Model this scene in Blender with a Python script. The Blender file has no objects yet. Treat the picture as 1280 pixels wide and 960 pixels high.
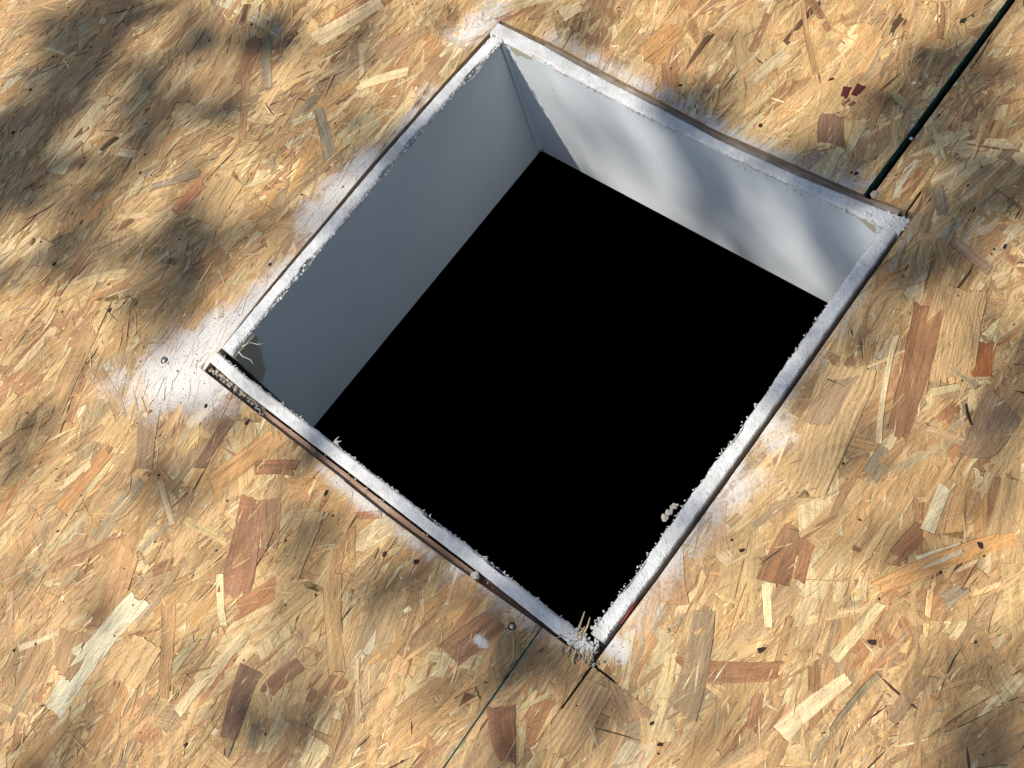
import bpy, bmesh, math, random
import numpy as np
from mathutils import Vector, Matrix, noise, geometry

S = bpy.context.scene
COL = S.collection
R = math.radians
# ---------------------------------------------------------------- camera, light, exposure
cam_d = bpy.data.cameras.new('camera')
cam = bpy.data.objects.new('camera', cam_d); COL.objects.link(cam)
cam_d.sensor_width = 36; cam_d.lens = 1375/1280*36
cam_d.clip_start = 0.01; cam_d.clip_end = 500
CAM = Vector((0.3450603, -0.21609602, 0.6956369))
m3 = Matrix(((0.7643131, -0.4988676, 0.4086032), (0.6061112, 0.7720745, -0.1911285), (-0.2201243, 0.3937410, 0.8924760)))
cam.matrix_world = Matrix.Translation(CAM) @ m3.to_4x4()
S.camera = cam

SUN = Vector((-0.336, -0.55, 1.0))                     # towards the sun
el = math.atan2(1.0, math.hypot(SUN.x, SUN.y)); az = math.atan2(SUN.x, SUN.y)
W = bpy.data.worlds.new('World'); S.world = W; W.use_nodes = True
nt = W.node_tree; bg = nt.nodes['Background']
sky = nt.nodes.new('ShaderNodeTexSky'); sky.sky_type = 'NISHITA'; sky.sun_disc = False
sky.sun_elevation = el; sky.sun_rotation = az; sky.air_density = 1.0; sky.dust_density = 1.3; sky.ozone_density = 1.2
nt.links.new(sky.outputs[0], bg.inputs[0]); bg.inputs[1].default_value = 0.110
sun_d = bpy.data.lights.new('sun', 'SUN'); sun_d.energy = 5.0; sun_d.angle = R(0.53); sun_d.color = (1.0, 0.968, 0.895)
sun = bpy.data.objects.new('sun', sun_d); COL.objects.link(sun)
sun.rotation_euler = SUN.to_track_quat('Z', 'Y').to_euler(); sun.location = (-1.5, -2, 6)
S.view_settings.view_transform = 'Standard'; S.view_settings.look = 'None'
S.view_settings.exposure = 0.14; S.view_settings.gamma = 1.0
S.view_settings.use_curve_mapping = False
random.seed(7); rng = np.random.default_rng(11)

# ---------------------------------------------------------------- measured data (metres / millimetres on the roof plane)
STRANDS = [(-458, -58, -443, -137, 21.3, 'pale'), (-379, 73, -354, 20, 14.9, 'brown'), (-372, 77, -326, 31, 8.4, 'grey'), (-357, 36, -309, -19, 7.0, 'tan'), (-271, 40, -223, 5, 9.5, 'grey'), (-311, -61, -312, -102, 12.3, 'red'), (-294, -41, -281, -95, 33.5, 'straw'), (-325, 90, -296, 156, 17.1, 'pale'), (-320, -61, -351, -97, 7.9, 'grey'), (-261, 67, -224, 109, 9.6, 'pale'), (19, 315, 67, 259, 3.5, 'tan'), (3, 293, 13, 253, 5.3, 'brown'), (92, 239, 113, 206, 19.1, 'mauve'), (109, 360, 127, 328, 5.0, 'brown'), (189, 217, 205, 198, 7.9, 'grey'), (-298, -214, -267, -287, 17.4, 'redtan'), (-267, -238, -212, -257, 9.4, 'tan'), (-138, -205, -130, -251, 9.2, 'mauve'), (-95, -225, -64, -204, 11.1, 'red'), (-95, -194, -114, -256, 17.8, 'orange'), (-200, -237, -166, -276, 15.1, 'greytan'), (-204, -275, -202, -336, 12.7, 'orange'), (-208, -295, -217, -327, 6.7, 'pale'), (-153, -272, -117, -292, 5.5, 'pale'), (-98, -340, -94, -439, 18.4, 'white'), (-137, -319, -107, -378, 20.2, 'tan'), (-82, -238, -40, -304, 21.5, 'brown'), (-68, -234, -40, -263, 14.7, 'redtan'), (-18, -275, -33, -311, 13.4, 'red'), (-71, -359, -65, -398, 25.7, 'straw'), (-122, -384, -106, -423, 25.3, 'redtan'), (-79, -332, -32, -382, 9.2, 'tan'), (31, -305, 23, -337, 11.0, 'brown'), (6, -250, 58, -296, 9.6, 'tan'), (4, -327, 24, -372, 15.4, 'mauve'), (-32, -219, -16, -269, 13.7, 'straw'), (-61, -295, -30, -322, 5.4, 'pale'), (-14, -315, -18, -382, 7.9, 'pale'), (109, -245, 125, -191, 18.3, 'brown'), (156, -243, 184, -271, 15.3, 'brown'), (-7, -208, 11, -194, 5.8, 'red'), (-3, -213, 14, -232, 5.3, 'tan'), (10, -243, 39, -277, 7.5, 'tan'), (241, -41, 251, -84, 16.5, 'brown'), (255, -46, 264, -73, 7.2, 'red'), (231, -162, 286, -123, 12.9, 'redbrown'), (247, -84, 264, -107, 5.3, 'pale'), (194, -55, 217, -88, 9.1, 'redtan'), (332, 3, 314, -23, 8.2, 'white'), (355, 28, 303, -52, 10.5, 'orange'), (345, -17, 338, -38, 9.0, 'grey'), (303, 30, 309, -2, 8.3, 'white'), (310, -53, 305, -102, 6.8, 'pale'), (318, -104, 304, -156, 9.7, 'pale'), (352, -78, 349, -112, 7.6, 'greytan'), (356, -76, 375, -125, 4.7, 'tan'), (307, 2, 302, -27, 10.3, 'redbrown'), (279, -138, 291, -166, 6.9, 'brown'), (210, 72, 237, -35, 30.2, 'ringed'), (239, 161, 272, 77, 34.3, 'ringed'), (232, 135, 264, 37, 16.8, 'brown'), (225, 105, 256, 31, 3.5, 'pale'), (272, 129, 285, 105, 15.4, 'rust'), (248, 99, 287, 98, 5.0, 'grey'), (274, 60, 264, 20, 5.5, 'tan'), (282, 81, 279, 61, 8.5, 'redbrown'), (303, 105, 307, 51, 23.5, 'greytan'), (213, 67, 218, 16, 18.6, 'greytan'), (262, 33, 263, 7, 11.7, 'grey'), (92, 261, 95, 250, 5.4, 'stain'), (100, 268, 100, 255, 5.8, 'stain'), (161, -62, 211, -130, 15.3, 'tan'), (226, -120, 252, -184, 16.5, 'greytan'), (201, -180, 233, -199, 21.7, 'redtan'), (-144, 214, -132, 235, 12.0, 'pale'), (-52, 252, -57, 205, 22.9, 'orange'), (37, 272, 26, 224, 10.1, 'pale'), (-139, 207, -147, 174, 16.7, 'straw'), (-84, 209, -85, 244, 12.2, 'tan'), (-210, 143, -208, 98, 13.3, 'redtan'), (-239, 156, -261, 106, 16.3, 'redtan'), (197, -196, 204, -250, 22.8, 'ringed'), (179, 160, 171, 133, 8.4, 'tan'), (253, 176, 219, 184, 8.1, 'greytan')]
DUST = [(-0.2065, -0.2057, -0.1771, -0.1908, 0.03, 1.15), (-0.2074, -0.1862, -0.1864, -0.1364, 0.022, 1.0), (-0.1922, -0.14, -0.1881, -0.0963, 0.017, 0.8), (-0.194, -0.0408, -0.1916, 0.0169, 0.024, 1.0), (-0.1907, 0.0262, -0.1926, 0.1011, 0.012, 0.5), (-0.2016, 0.1656, -0.1994, 0.1903, 0.018, 0.7), (-0.2369, -0.2373, -0.2251, -0.2298, 0.022, 0.5), (-0.1378, 0.194, 0.0311, 0.1847, 0.009, 0.5), (0.0187, 0.182, 0.0754, 0.1811, 0.012, 0.7), (0.0774, 0.1782, 0.1521, 0.1897, 0.015, 0.45), (0.1873, 0.1215, 0.1907, 0.0047, 0.009, 0.4), (0.1922, 0.0024, 0.1928, 0.0061, 0.016, 0.75), (0.1963, -0.0317, 0.1871, -0.135, 0.013, 0.55), (0.189, -0.1463, 0.1884, -0.1498, 0.016, 0.6), (0.1941, -0.1723, 0.199, -0.173, 0.007, 1.2), (0.0759, -0.1911, 0.1564, -0.1886, 0.01, 0.5), (-0.0514, -0.1953, 0.0587, -0.1966, 0.006, 0.5), (0.1199, -0.2207, 0.1256, -0.221, 0.0026, 1.0)]
FLECKS = [(-294, -197), (-372, -195), (-162, -210), (-124, -201), (-35, -207), (-391, 77), (-18, 203), (56, 201), (78, 261), (137, 199), (133, 351), (250, 197), (224, -76), (240, -196), (251, -203), (268, -121), (338, 8), (318, -79), (2, -392), (52, -206), (30, -215), (-370, -90), (-538, -83), (-516, -124), (-203, -93)]
SHADE = [(-0.521, -0.031, 0.102, 0.036, 107.0, 0.95), (-0.488, -0.133, 0.092, 0.039, 107.0, 0.95), (-0.401, -0.107, 0.065, 0.017, 101.0, 0.5), (0.211, 0.158, 0.039, 0.02, 71.0, 0.55), (-0.006, -0.183, 0.045, 0.016, 83.0, 0.5), (-0.44, 0.002, 0.101, 0.029, 100.0, 0.62), (-0.363, 0.023, 0.082, 0.029, 96.0, 0.7), (-0.393, -0.084, 0.069, 0.022, 99.0, 0.8), (-0.393, -0.203, 0.056, 0.022, 77.0, 0.8), (-0.279, -0.121, 0.043, 0.02, 92.0, 0.75), (-0.383, -0.143, 0.034, 0.015, 93.0, 0.5), (-0.264, -0.006, 0.048, 0.017, 92.0, 0.4), (-0.248, -0.175, 0.038, 0.019, 89.0, 0.7), (-0.149, -0.252, 0.055, 0.019, 84.0, 0.75), (-0.151, -0.303, 0.023, 0.011, 103.0, 0.35), (-0.281, -0.33, 0.032, 0.019, 118.0, 0.5), (-0.278, -0.256, 0.037, 0.011, 92.0, 0.35), (-0.08, -0.454, 0.041, 0.019, 83.0, 0.7), (0.044, -0.344, 0.04, 0.017, 85.0, 0.62), (0.061, -0.195, 0.065, 0.024, 79.0, 0.78), (0.139, -0.201, 0.062, 0.029, 81.0, 0.75), (0.201, -0.222, 0.054, 0.024, 96.0, 0.55), (0.13, 0.22, 0.073, 0.026, 79.0, 0.82), (0.16, 0.288, 0.065, 0.027, 88.0, 0.85), (0.217, 0.209, 0.075, 0.032, 68.0, 0.85), (0.191, 0.095, 0.071, 0.023, 93.0, 0.75), (0.196, 0.035, 0.028, 0.013, 91.0, 0.5), (0.31, 0.077, 0.06, 0.019, 93.0, 0.62), (0.396, -0.065, 0.057, 0.022, 92.0, 0.75), (0.343, -0.024, 0.024, 0.009, 70.0, 0.35), (0.218, -0.1, 0.031, 0.015, 95.0, 0.2), (-0.006, 0.181, 0.031, 0.02, 99.0, 0.9), (-0.18, 0.05, 0.024, 0.017, 91.0, 0.8), (-0.287, 0.102, 0.051, 0.02, 90.0, 0.35)]
BASE_SHADE = 0.06

WALL_SHADE = [(0.012, 0.142, 0.048, 0.009, -84, 0.95), (0.068, 0.141, 0.046, 0.005, -98, 0.45), (0.086, 0.136, 0.053, 0.011, -99, 0.75), (0.115, 0.132, 0.06, 0.01, -111, 0.8), (0.138, 0.132, 0.064, 0.012, -116, 0.85)]
SHADE += WALL_SHADE+[(0.118, 0.130, 0.058, 0.034, 0, 0.34)]

# ---------------------------------------------------------------- object helpers
def link(name, mesh, mat=None, parent=None):
    o = bpy.data.objects.new(name, mesh); COL.objects.link(o)
    if mat is not None and not mesh.materials: mesh.materials.append(mat)
    if parent is not None: o.parent = parent
    return o
def tag(o, label=None, cat=None, group=None, kind=None):
    if label: o['label'] = label
    if cat: o['category'] = cat
    if group: o['group'] = group
    if kind: o['kind'] = kind
    return o
def thing(name, label, cat, loc=(0, 0, 0), group=None):
    o = bpy.data.objects.new(name, None); COL.objects.link(o); o.location = loc
    o.empty_display_size = 0.02
    return tag(o, label, cat, group)
def mesh_np(name, verts, loops, starts, totals, smooth=False):
    me = bpy.data.meshes.new(name)
    me.vertices.add(len(verts)); me.vertices.foreach_set('co', np.asarray(verts, np.float32).ravel())
    me.loops.add(len(loops)); me.loops.foreach_set('vertex_index', np.asarray(loops, np.int32))
    me.polygons.add(len(starts)); me.polygons.foreach_set('loop_start', np.asarray(starts, np.int32))
    try: me.polygons.foreach_set('loop_total', np.asarray(totals, np.int32))
    except Exception: pass
    me.update(calc_edges=True); me.validate()
    me.polygons.foreach_set('use_smooth', np.full(len(me.polygons), smooth))
    return me
def mesh_py(name, v, f, smooth=False):
    me = bpy.data.meshes.new(name); me.from_pydata(v, [], f); me.update()
    if smooth: me.polygons.foreach_set('use_smooth', [True]*len(me.polygons))
    return me
def prism(name, poly, z0, z1):
    """poly: list of (x, y) in metres, counter-clockwise -> closed slab"""
    n = len(poly)
    tris = geometry.tessellate_polygon([[Vector((x, y, 0)) for x, y in poly]])
    v = [(x, y, z1) for x, y in poly] + [(x, y, z0) for x, y in poly]
    f = []
    for a, b, c in tris:
        pa, pb, pc = poly[a], poly[b], poly[c]
        if (pb[0]-pa[0])*(pc[1]-pa[1])-(pb[1]-pa[1])*(pc[0]-pa[0]) < 0: b, c = c, b
        f.append((a, b, c)); f.append((c+n, b+n, a+n))
    for i in range(n):
        j = (i+1) % n; f.append((i, i+n, j+n, j))
    return mesh_py(name, v, f)
def box_mesh(name, x0, x1, y0, y1, z0, z1, bev=0):
    bm = bmesh.new(); bmesh.ops.create_cube(bm, size=1)
    bmesh.ops.scale(bm, vec=(x1-x0, y1-y0, z1-z0), verts=bm.verts)
    bmesh.ops.translate(bm, vec=((x0+x1)/2, (y0+y1)/2, (z0+z1)/2), verts=bm.verts)
    if bev: bmesh.ops.bevel(bm, geom=bm.edges[:], offset=bev, segments=2, affect='EDGES')
    me = bpy.data.meshes.new(name); bm.to_mesh(me); bm.free(); return me
def tube(pts, rad, n=8, close=True):
    v, f = [], []
    pts = [Vector(p) for p in pts]
    for i, p in enumerate(pts):
        t = (pts[min(i+1, len(pts)-1)]-pts[max(i-1, 0)]).normalized()
        a = t.orthogonal().normalized(); b = t.cross(a)
        r = rad[i] if hasattr(rad, '__len__') else rad
        for k in range(n):
            q = 2*math.pi*k/n; v.append(tuple(p+(a*math.cos(q)+b*math.sin(q))*r))
    for i in range(len(pts)-1):
        for k in range(n):
            k2 = (k+1) % n; f.append((i*n+k, i*n+k2, (i+1)*n+k2, (i+1)*n+k))
    if close:
        f.append(tuple(range(n-1, -1, -1))); e = (len(pts)-1)*n; f.append(tuple(range(e, e+n)))
    return v, f
def lump(r, seed, sub=2, flat=1.0, amp=0.45):
    """an irregular crumb"""
    bm = bmesh.new(); bmesh.ops.create_icosphere(bm, subdivisions=sub, radius=1)
    for q in bm.verts:
        d = q.co.copy()
        k = 1+amp*noise.noise(d*1.4+Vector((seed*3.1, seed, 0)))+amp*0.5*noise.noise(d*3.7+Vector((0, seed*2.3, seed)))
        q.co = Vector((d.x*k*r, d.y*k*r*0.85, d.z*k*r*flat))
    v = [tuple(q.co) for q in bm.verts]; f = [tuple(x.index for x in p.verts) for p in bm.faces]
    bm.free(); return v, f
class Soup:
    def __init__(s): s.v = []; s.f = []
    def add(s, v, f, M=None):
        n = len(s.v)
        s.v += [tuple(M @ Vector(p)) for p in v] if M is not None else list(v)
        s.f += [tuple(i+n for i in q) for q in f]
    def mesh(s, name, smooth=False): return mesh_py(name, s.v, s.f, smooth)

# ---------------------------------------------------------------- material helpers
class NT:
    def __init__(s, name):
        s.m = bpy.data.materials.new(name); s.m.use_nodes = True; s.t = s.m.node_tree
        s.b = s.t.nodes['Principled BSDF']
    def n(s, typ, **kw):
        x = s.t.nodes.new(typ)
        for k, v in kw.items(): setattr(x, k, v)
        return x
    def put(s, inp, val):
        if val is None: return
        if isinstance(val, bpy.types.NodeSocket): s.t.links.new(val, inp)
        else: inp.default_value = val
    def math(s, op, a, b=None, c=None, clamp=False):
        x = s.n('ShaderNodeMath', operation=op, use_clamp=clamp)
        s.put(x.inputs[0], a); s.put(x.inputs[1], b); s.put(x.inputs[2], c); return x.outputs[0]
    def vmath(s, op, a, b=None, scale=None):
        x = s.n('ShaderNodeVectorMath', operation=op)
        s.put(x.inputs[0], a); s.put(x.inputs[1], b)
        if scale is not None: s.put(x.inputs['Scale'], scale)
        return x.outputs['Value'] if op in ('DOT_PRODUCT', 'LENGTH', 'DISTANCE') else x.outputs['Vector']
    def noise(s, vec, scale=5, detail=3, rough=0.55, dist=0.0):
        x = s.n('ShaderNodeTexNoise'); s.put(x.inputs['Vector'], vec)
        x.inputs['Scale'].default_value = scale; x.inputs['Detail'].default_value = detail
        x.inputs['Roughness'].default_value = rough; x.inputs['Distortion'].default_value = dist
        return x.outputs['Fac']
    def remap(s, v, a, b, c=0.0, d=1.0, smooth=False):
        x = s.n('ShaderNodeMapRange'); x.interpolation_type = 'SMOOTHSTEP' if smooth else 'LINEAR'
        s.put(x.inputs[0], v)
        for i, k in enumerate((a, b, c, d)): s.put(x.inputs[i+1], k)
        return x.outputs[0]
    def mix(s, f, a, b, blend='MIX'):
        x = s.n('ShaderNodeMix', data_type='RGBA', blend_type=blend)
        s.put(x.inputs[0], f); s.put(x.inputs[6], a); s.put(x.inputs[7], b); return x.outputs[2]
    def xyz(s, v):
        x = s.n('ShaderNodeSeparateXYZ'); s.put(x.inputs[0], v); return x.outputs
    def comb(s, x, y, z):
        c = s.n('ShaderNodeCombineXYZ'); s.put(c.inputs[0], x); s.put(c.inputs[1], y); s.put(c.inputs[2], z); return c.outputs[0]
    def bump(s, h, strength=0.3, dist=0.001):
        x = s.n('ShaderNodeBump'); s.put(x.inputs['Height'], h); x.inputs['Strength'].default_value = strength
        x.inputs['Distance'].default_value = dist; s.t.links.new(x.outputs[0], s.b.inputs['Normal'])
    def pos(s): return s.n('ShaderNodeNewGeometry').outputs['Position']
    def attr(s, name):
        x = s.n('ShaderNodeAttribute'); x.attribute_name = name; return x
    def set(s, color=None, rough=None, spec=None):
        s.put(s.b.inputs['Base Color'], color); s.put(s.b.inputs['Roughness'], rough); s.put(s.b.inputs['Specular IOR Level'], spec)
def lin(r, g, b):
    f = lambda c: (c/255)/12.92 if c/255 <= 0.04045 else ((c/255+0.055)/1.055)**2.4
    return (f(r), f(g), f(b), 1.0)

def dust_mask(t, P, sd):
    """amount of white gypsum dust lying on the roof, by place: capsules with ragged edges"""
    P = t.vmath('MULTIPLY', P, (1, 1, 0))
    tot = None
    for x1, y1, x2, y2, r, s in DUST:
        a = Vector((x1, y1, 0)); ba = Vector((x2-x1, y2-y1, 0))
        pa = t.vmath('SUBTRACT', P, tuple(a))
        if ba.length > 0.003:
            h = t.math('DIVIDE', t.vmath('DOT_PRODUCT', pa, tuple(ba)), ba.length_squared, clamp=True)
            pa = t.vmath('SUBTRACT', pa, t.vmath('SCALE', tuple(ba), scale=h))
        d = t.vmath('LENGTH', pa)
        v = t.remap(d, 0.0, r*1.7, s*1.2, -0.3)
        tot = v if tot is None else t.math('MAXIMUM', tot, v)
    n1 = t.noise(P, 55, 4, 0.6); n2 = t.noise(P, 420, 3, 0.7)
    v = t.math('ADD', tot, t.math('MULTIPLY', t.math('SUBTRACT', n1, 0.5), 1.0))
    v = t.math('ADD', v, t.math('ADD', t.math('MULTIPLY', t.math('SUBTRACT', n2, 0.5), 1.2), t.math('MULTIPLY', t.math('SUBTRACT', sd, 0.5), 0.5)))
    return t.remap(v, -0.08, 1.05, 0.0, 0.86, True)

def mat_osb():
    t = NT('osb_wood'); P = t.pos()
    g = t.xyz(t.attr('grain').outputs['Vector']); u, v, sd = g[0], g[1], g[2]
    a = t.attr('tint'); tint = a.outputs['Color']
    ring = t.attr('ring').outputs['Fac']
    sds = t.math('MULTIPLY', sd, 40.0)
    fine = t.noise(t.comb(t.math('MULTIPLY', u, 45), t.math('MULTIPLY', v, 950), sds), 1, 3, 0.6, 0.3)
    mid = t.noise(t.comb(t.math('MULTIPLY', u, 16), t.math('MULTIPLY', v, 210), t.math('ADD', sds, 7.0)), 1, 3, 0.55, 0.4)
    spot = t.noise(t.comb(t.math('MULTIPLY', u, 220), t.math('MULTIPLY', v, 500), sds), 1, 2, 0.6)
    warp = t.noise(t.comb(t.math('MULTIPLY', u, 18), t.math('MULTIPLY', v, 40), sds), 1, 2, 0.5)
    perlen = t.remap(sd, 0.0, 1.0, 2*math.pi/0.0022, 2*math.pi/0.0046)
    per = t.math('MULTIPLY', t.math('ADD', t.math('ADD', v, t.math('MULTIPLY', warp, 0.012)), t.math('MULTIPLY', u, 0.04)), perlen)
    wave = t.math('MULTIPLY', t.remap(t.math('SINE', per), -0.5, 1.0, 0.0, 1.0), t.remap(mid, 0.35, 0.6, 0.35, 1.0))
    q = t.xyz(P)
    # fibres torn across the whole pressed face, running with the sheet
    bend = t.math('MULTIPLY', t.noise(P, 9, 2), 0.10)
    fx = t.math('ADD', q[0], bend)
    fib = t.noise(t.comb(t.math('MULTIPLY', fx, 620), t.math('MULTIPLY', q[1], 36), 0.0), 1, 4, 0.62, 0.5)
    fib2 = t.noise(t.comb(t.math('ADD', t.math('MULTIPLY', fx, 240), t.math('MULTIPLY', q[1], 120)), t.math('MULTIPLY', q[1], 30), 3.0), 1, 3, 0.6, 0.6)
    saw = t.math('SINE', t.math('MULTIPLY', t.math('ADD', u, t.math('MULTIPLY', warp, 0.004)), 2*math.pi/0.00155))
    saw = t.math('MULTIPLY', saw, t.remap(t.noise(P, 60, 2), 0.42, 0.62, 0.0, 0.085))
    grit = t.noise(t.comb(t.math('MULTIPLY', u, 420), t.math('MULTIPLY', v, 1500), sds), 1, 2, 0.7)
    shade = t.math('ADD', t.remap(fine, 0.22, 0.78, 0.66, 1.22), t.remap(mid, 0.28, 0.72, -0.20, 0.16))
    shade = t.math('ADD', shade, t.remap(fib, 0.28, 0.72, -0.21, 0.16))
    shade = t.math('ADD', shade, t.math('ADD', saw, t.remap(grit, 0.25, 0.75, -0.22, 0.18)))
    shade = t.math('ADD', shade, t.remap(fib2, 0.3, 0.7, -0.12, 0.09))
    shade = t.math('SUBTRACT', shade, t.math('MULTIPLY', t.math('MULTIPLY', wave, ring), 0.24))
    shade = t.math('SUBTRACT', shade, t.remap(spot, 0.62, 0.78, 0.0, 0.35))
    c = t.mix(1.0, tint, t.comb(shade, shade, shade), 'MULTIPLY')
    c = t.mix(t.math('MULTIPLY', t.math('MULTIPLY', wave, ring), 0.3), c, lin(164, 108, 62))
    wthr = t.remap(t.noise(P, 6.5, 4, 0.6), 0.45, 0.7, 0.0, 0.28)
    c = t.mix(wthr, c, lin(140, 118, 92))
    # pinkish-grey film of fine sawdust and gypsum round the cut
    dm = dust_mask(t, P, sd)
    cg = t.mix(t.noise(P, 30, 2), lin(200, 195, 190), lin(226, 221, 216))
    c = t.mix(dm, c, cg)
    # green edge-seal overspray along the mill edge of the sheets
    px = t.xyz(P)[0]
    gm = t.math('MULTIPLY', t.remap(px, 0.1462, 0.1503, 0.0, 1.0), t.remap(px, 0.1535, 0.1520, 0.0, 1.0))
    gm = t.math('MULTIPLY', gm, t.remap(t.noise(P, 240, 3, 0.65), 0.42, 0.66, 0.0, 0.6))
    c = t.mix(gm, c, lin(96, 128, 120))
    t.set(c, t.remap(fine, 0.3, 0.7, 0.52, 0.75), 0.30)
    h = t.math('ADD', t.math('MULTIPLY', fine, 0.6), t.math('ADD', t.math('MULTIPLY', mid, 0.8), t.math('MULTIPLY', t.noise(P, 900, 2), 0.5)))
    h = t.math('ADD', h, t.math('MULTIPLY', fib, 0.9))
    t.bump(h, 0.8, 0.0008)
    return t.m
def mat_osb_core():
    t = NT('osb_core'); P = t.pos(); x = t.xyz(P)
    lay = t.noise(t.comb(t.math('MULTIPLY', x[0], 60), t.math('MULTIPLY', x[1], 60), t.math('MULTIPLY', x[2], 900)), 1, 4, 0.65)
    c = t.mix(t.remap(lay, 0.3, 0.7), lin(128, 106, 80), lin(186, 160, 126))
    c = t.mix(t.remap(t.noise(P, 300, 3), 0.55, 0.75), c, lin(96, 80, 64))
    t.set(c, 0.8, 0.2); t.bump(lay, 0.6, 0.001); return t.m
def mat_plain(name, ca, cb, scale, rough=0.75, bump=0.3, bd=0.0006, spec=0.3, bscale=None):
    t = NT(name); P = t.pos()
    n = t.noise(P, scale, 4, 0.6)
    t.set(t.mix(t.remap(n, 0.3, 0.7), ca, cb), rough, spec)
    if bump: t.bump(t.noise(P, bscale or scale*4, 3, 0.6), bump, bd)
    return t.m
def mat_gypsum():
    t = NT('gypsum'); P = t.pos()
    n = t.noise(P, 160, 4, 0.65)
    c = t.mix(t.remap(n, 0.3, 0.7), lin(198, 196, 193), lin(224, 222, 219))
    c = t.mix(t.remap(t.noise(P, 520, 2, 0.6), 0.64, 0.74), c, lin(150, 142, 134))
    c = t.mix(t.remap(t.noise(P, 38, 3, 0.6), 0.5, 0.72, 0, 0.6), c, lin(184, 174, 162))
    t.set(c, 0.9, 0.15); t.bump(t.math('ADD', n, t.noise(P, 700, 2)), 0.7, 0.0007); return t.m
def mat_paint():
    t = NT('white_paint'); P = t.pos(); x = t.xyz(P)
    n = t.noise(P, 14, 3, 0.5)
    c = t.mix(t.remap(n, 0.3, 0.7), lin(218, 220, 220), lin(224, 226, 225))
    sp = t.remap(t.noise(P, 95, 2, 0.5), 0.77, 0.80)
    c = t.mix(t.math('MULTIPLY', sp, 0.5), c, lin(120, 112, 104))
    t.set(c, 0.62, 0.25); t.bump(t.noise(P, 420, 3, 0.55), 0.12, 0.0006); return t.m
def mat_lumber(name, ca, cb, along='x'):
    t = NT(name); P = t.pos(); x = t.xyz(P)
    i, j = (0, 1) if along == 'x' else (1, 0)
    n = t.noise(t.comb(t.math('MULTIPLY', x[i], 14), t.math('MULTIPLY', x[j], 420), t.math('MULTIPLY', x[2], 300)), 1, 4, 0.6, 0.3)
    c = t.mix(t.remap(n, 0.28, 0.72), ca, cb)
    c = t.mix(t.remap(t.noise(P, 70, 3), 0.5, 0.75, 0, 0.55), c, lin(190, 176, 166))
    t.set(c, 0.8, 0.2); t.bump(n, 0.5, 0.0008); return t.m
def mat_leaf():
    t = NT('leaf_green'); P = t.pos()
    c = t.mix(t.noise(P, 3, 2), (0.045, 0.10, 0.025, 1), (0.09, 0.16, 0.04, 1))
    t.set(c, 0.5, 0.4)
    tr = t.n('ShaderNodeBsdfTranslucent'); tr.inputs[0].default_value = (0.10, 0.18, 0.04, 1)
    mx = t.n('ShaderNodeMixShader'); mx.inputs[0].default_value = 0.2
    out = t.t.nodes['Material Output']
    t.t.links.new(t.b.outputs[0], mx.inputs[1]); t.t.links.new(tr.outputs[0], mx.inputs[2]); t.t.links.new(mx.outputs[0], out.inputs[0])
    return t.m
M_OSB = mat_osb(); M_CORE = mat_osb_core(); M_GYP = mat_gypsum(); M_PAINT = mat_paint(); M_LEAF = mat_leaf()
M_GREEN = mat_plain('green_edge_seal', lin(22, 58, 50), lin(74, 108, 94), 160, 0.95, 0.8, 0.0012, 0.1)
M_RAW = mat_plain('raw_paper', lin(178, 168, 144), lin(192, 182, 160), 60, 0.85, 0.2)
M_TORN = mat_plain('torn_paper', lin(176, 166, 150), lin(214, 206, 194), 200, 0.9, 0.3)
M_FLECK = mat_plain('dark_bark', lin(34, 24, 18), lin(62, 44, 34), 500, 0.8, 0.4)
M_LUMX = mat_lumber('framing_lumber', lin(126, 96, 78), lin(170, 138, 116), 'x')
M_LUMG = mat_lumber('dusty_lumber', lin(104, 92, 80), lin(150, 138, 124), 'x')
M_LUMY = mat_lumber('rafter_lumber', lin(104, 82, 66), lin(150, 122, 100), 'y')
M_RUB = mat_plain('rubble', lin(150, 138, 120), lin(190, 180, 164), 300, 0.9, 0.4)
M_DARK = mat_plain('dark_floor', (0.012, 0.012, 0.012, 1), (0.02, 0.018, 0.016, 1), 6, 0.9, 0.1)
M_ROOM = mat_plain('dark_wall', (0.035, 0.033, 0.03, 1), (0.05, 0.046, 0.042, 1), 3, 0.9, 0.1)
M_STEEL = mat_plain('nail_steel', lin(150, 148, 146), lin(190, 188, 186), 300, 0.35, 0.2)
M_STEEL.node_tree.nodes['Principled BSDF'].inputs['Metallic'].default_value = 0.8
M_SPLINT = mat_plain('pale_splinter', lin(176, 150, 112), lin(212, 190, 152), 220, 0.8, 0.3)
M_RED = mat_plain('red_plastic', lin(110, 34, 34), lin(140, 52, 48), 200, 0.5, 0.1)
M_BARK = mat_plain('tree_bark', lin(78, 62, 48), lin(122, 102, 82), 40, 0.9, 0.8, 0.01)
M_SOIL = mat_plain('soil', lin(96, 86, 62), lin(124, 112, 84), 1.5, 0.95, 0.5, 0.03)
M_CLAD = mat_plain('clay_cladding', lin(150, 140, 126), lin(176, 166, 150), 3, 0.8, 0.2)

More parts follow.
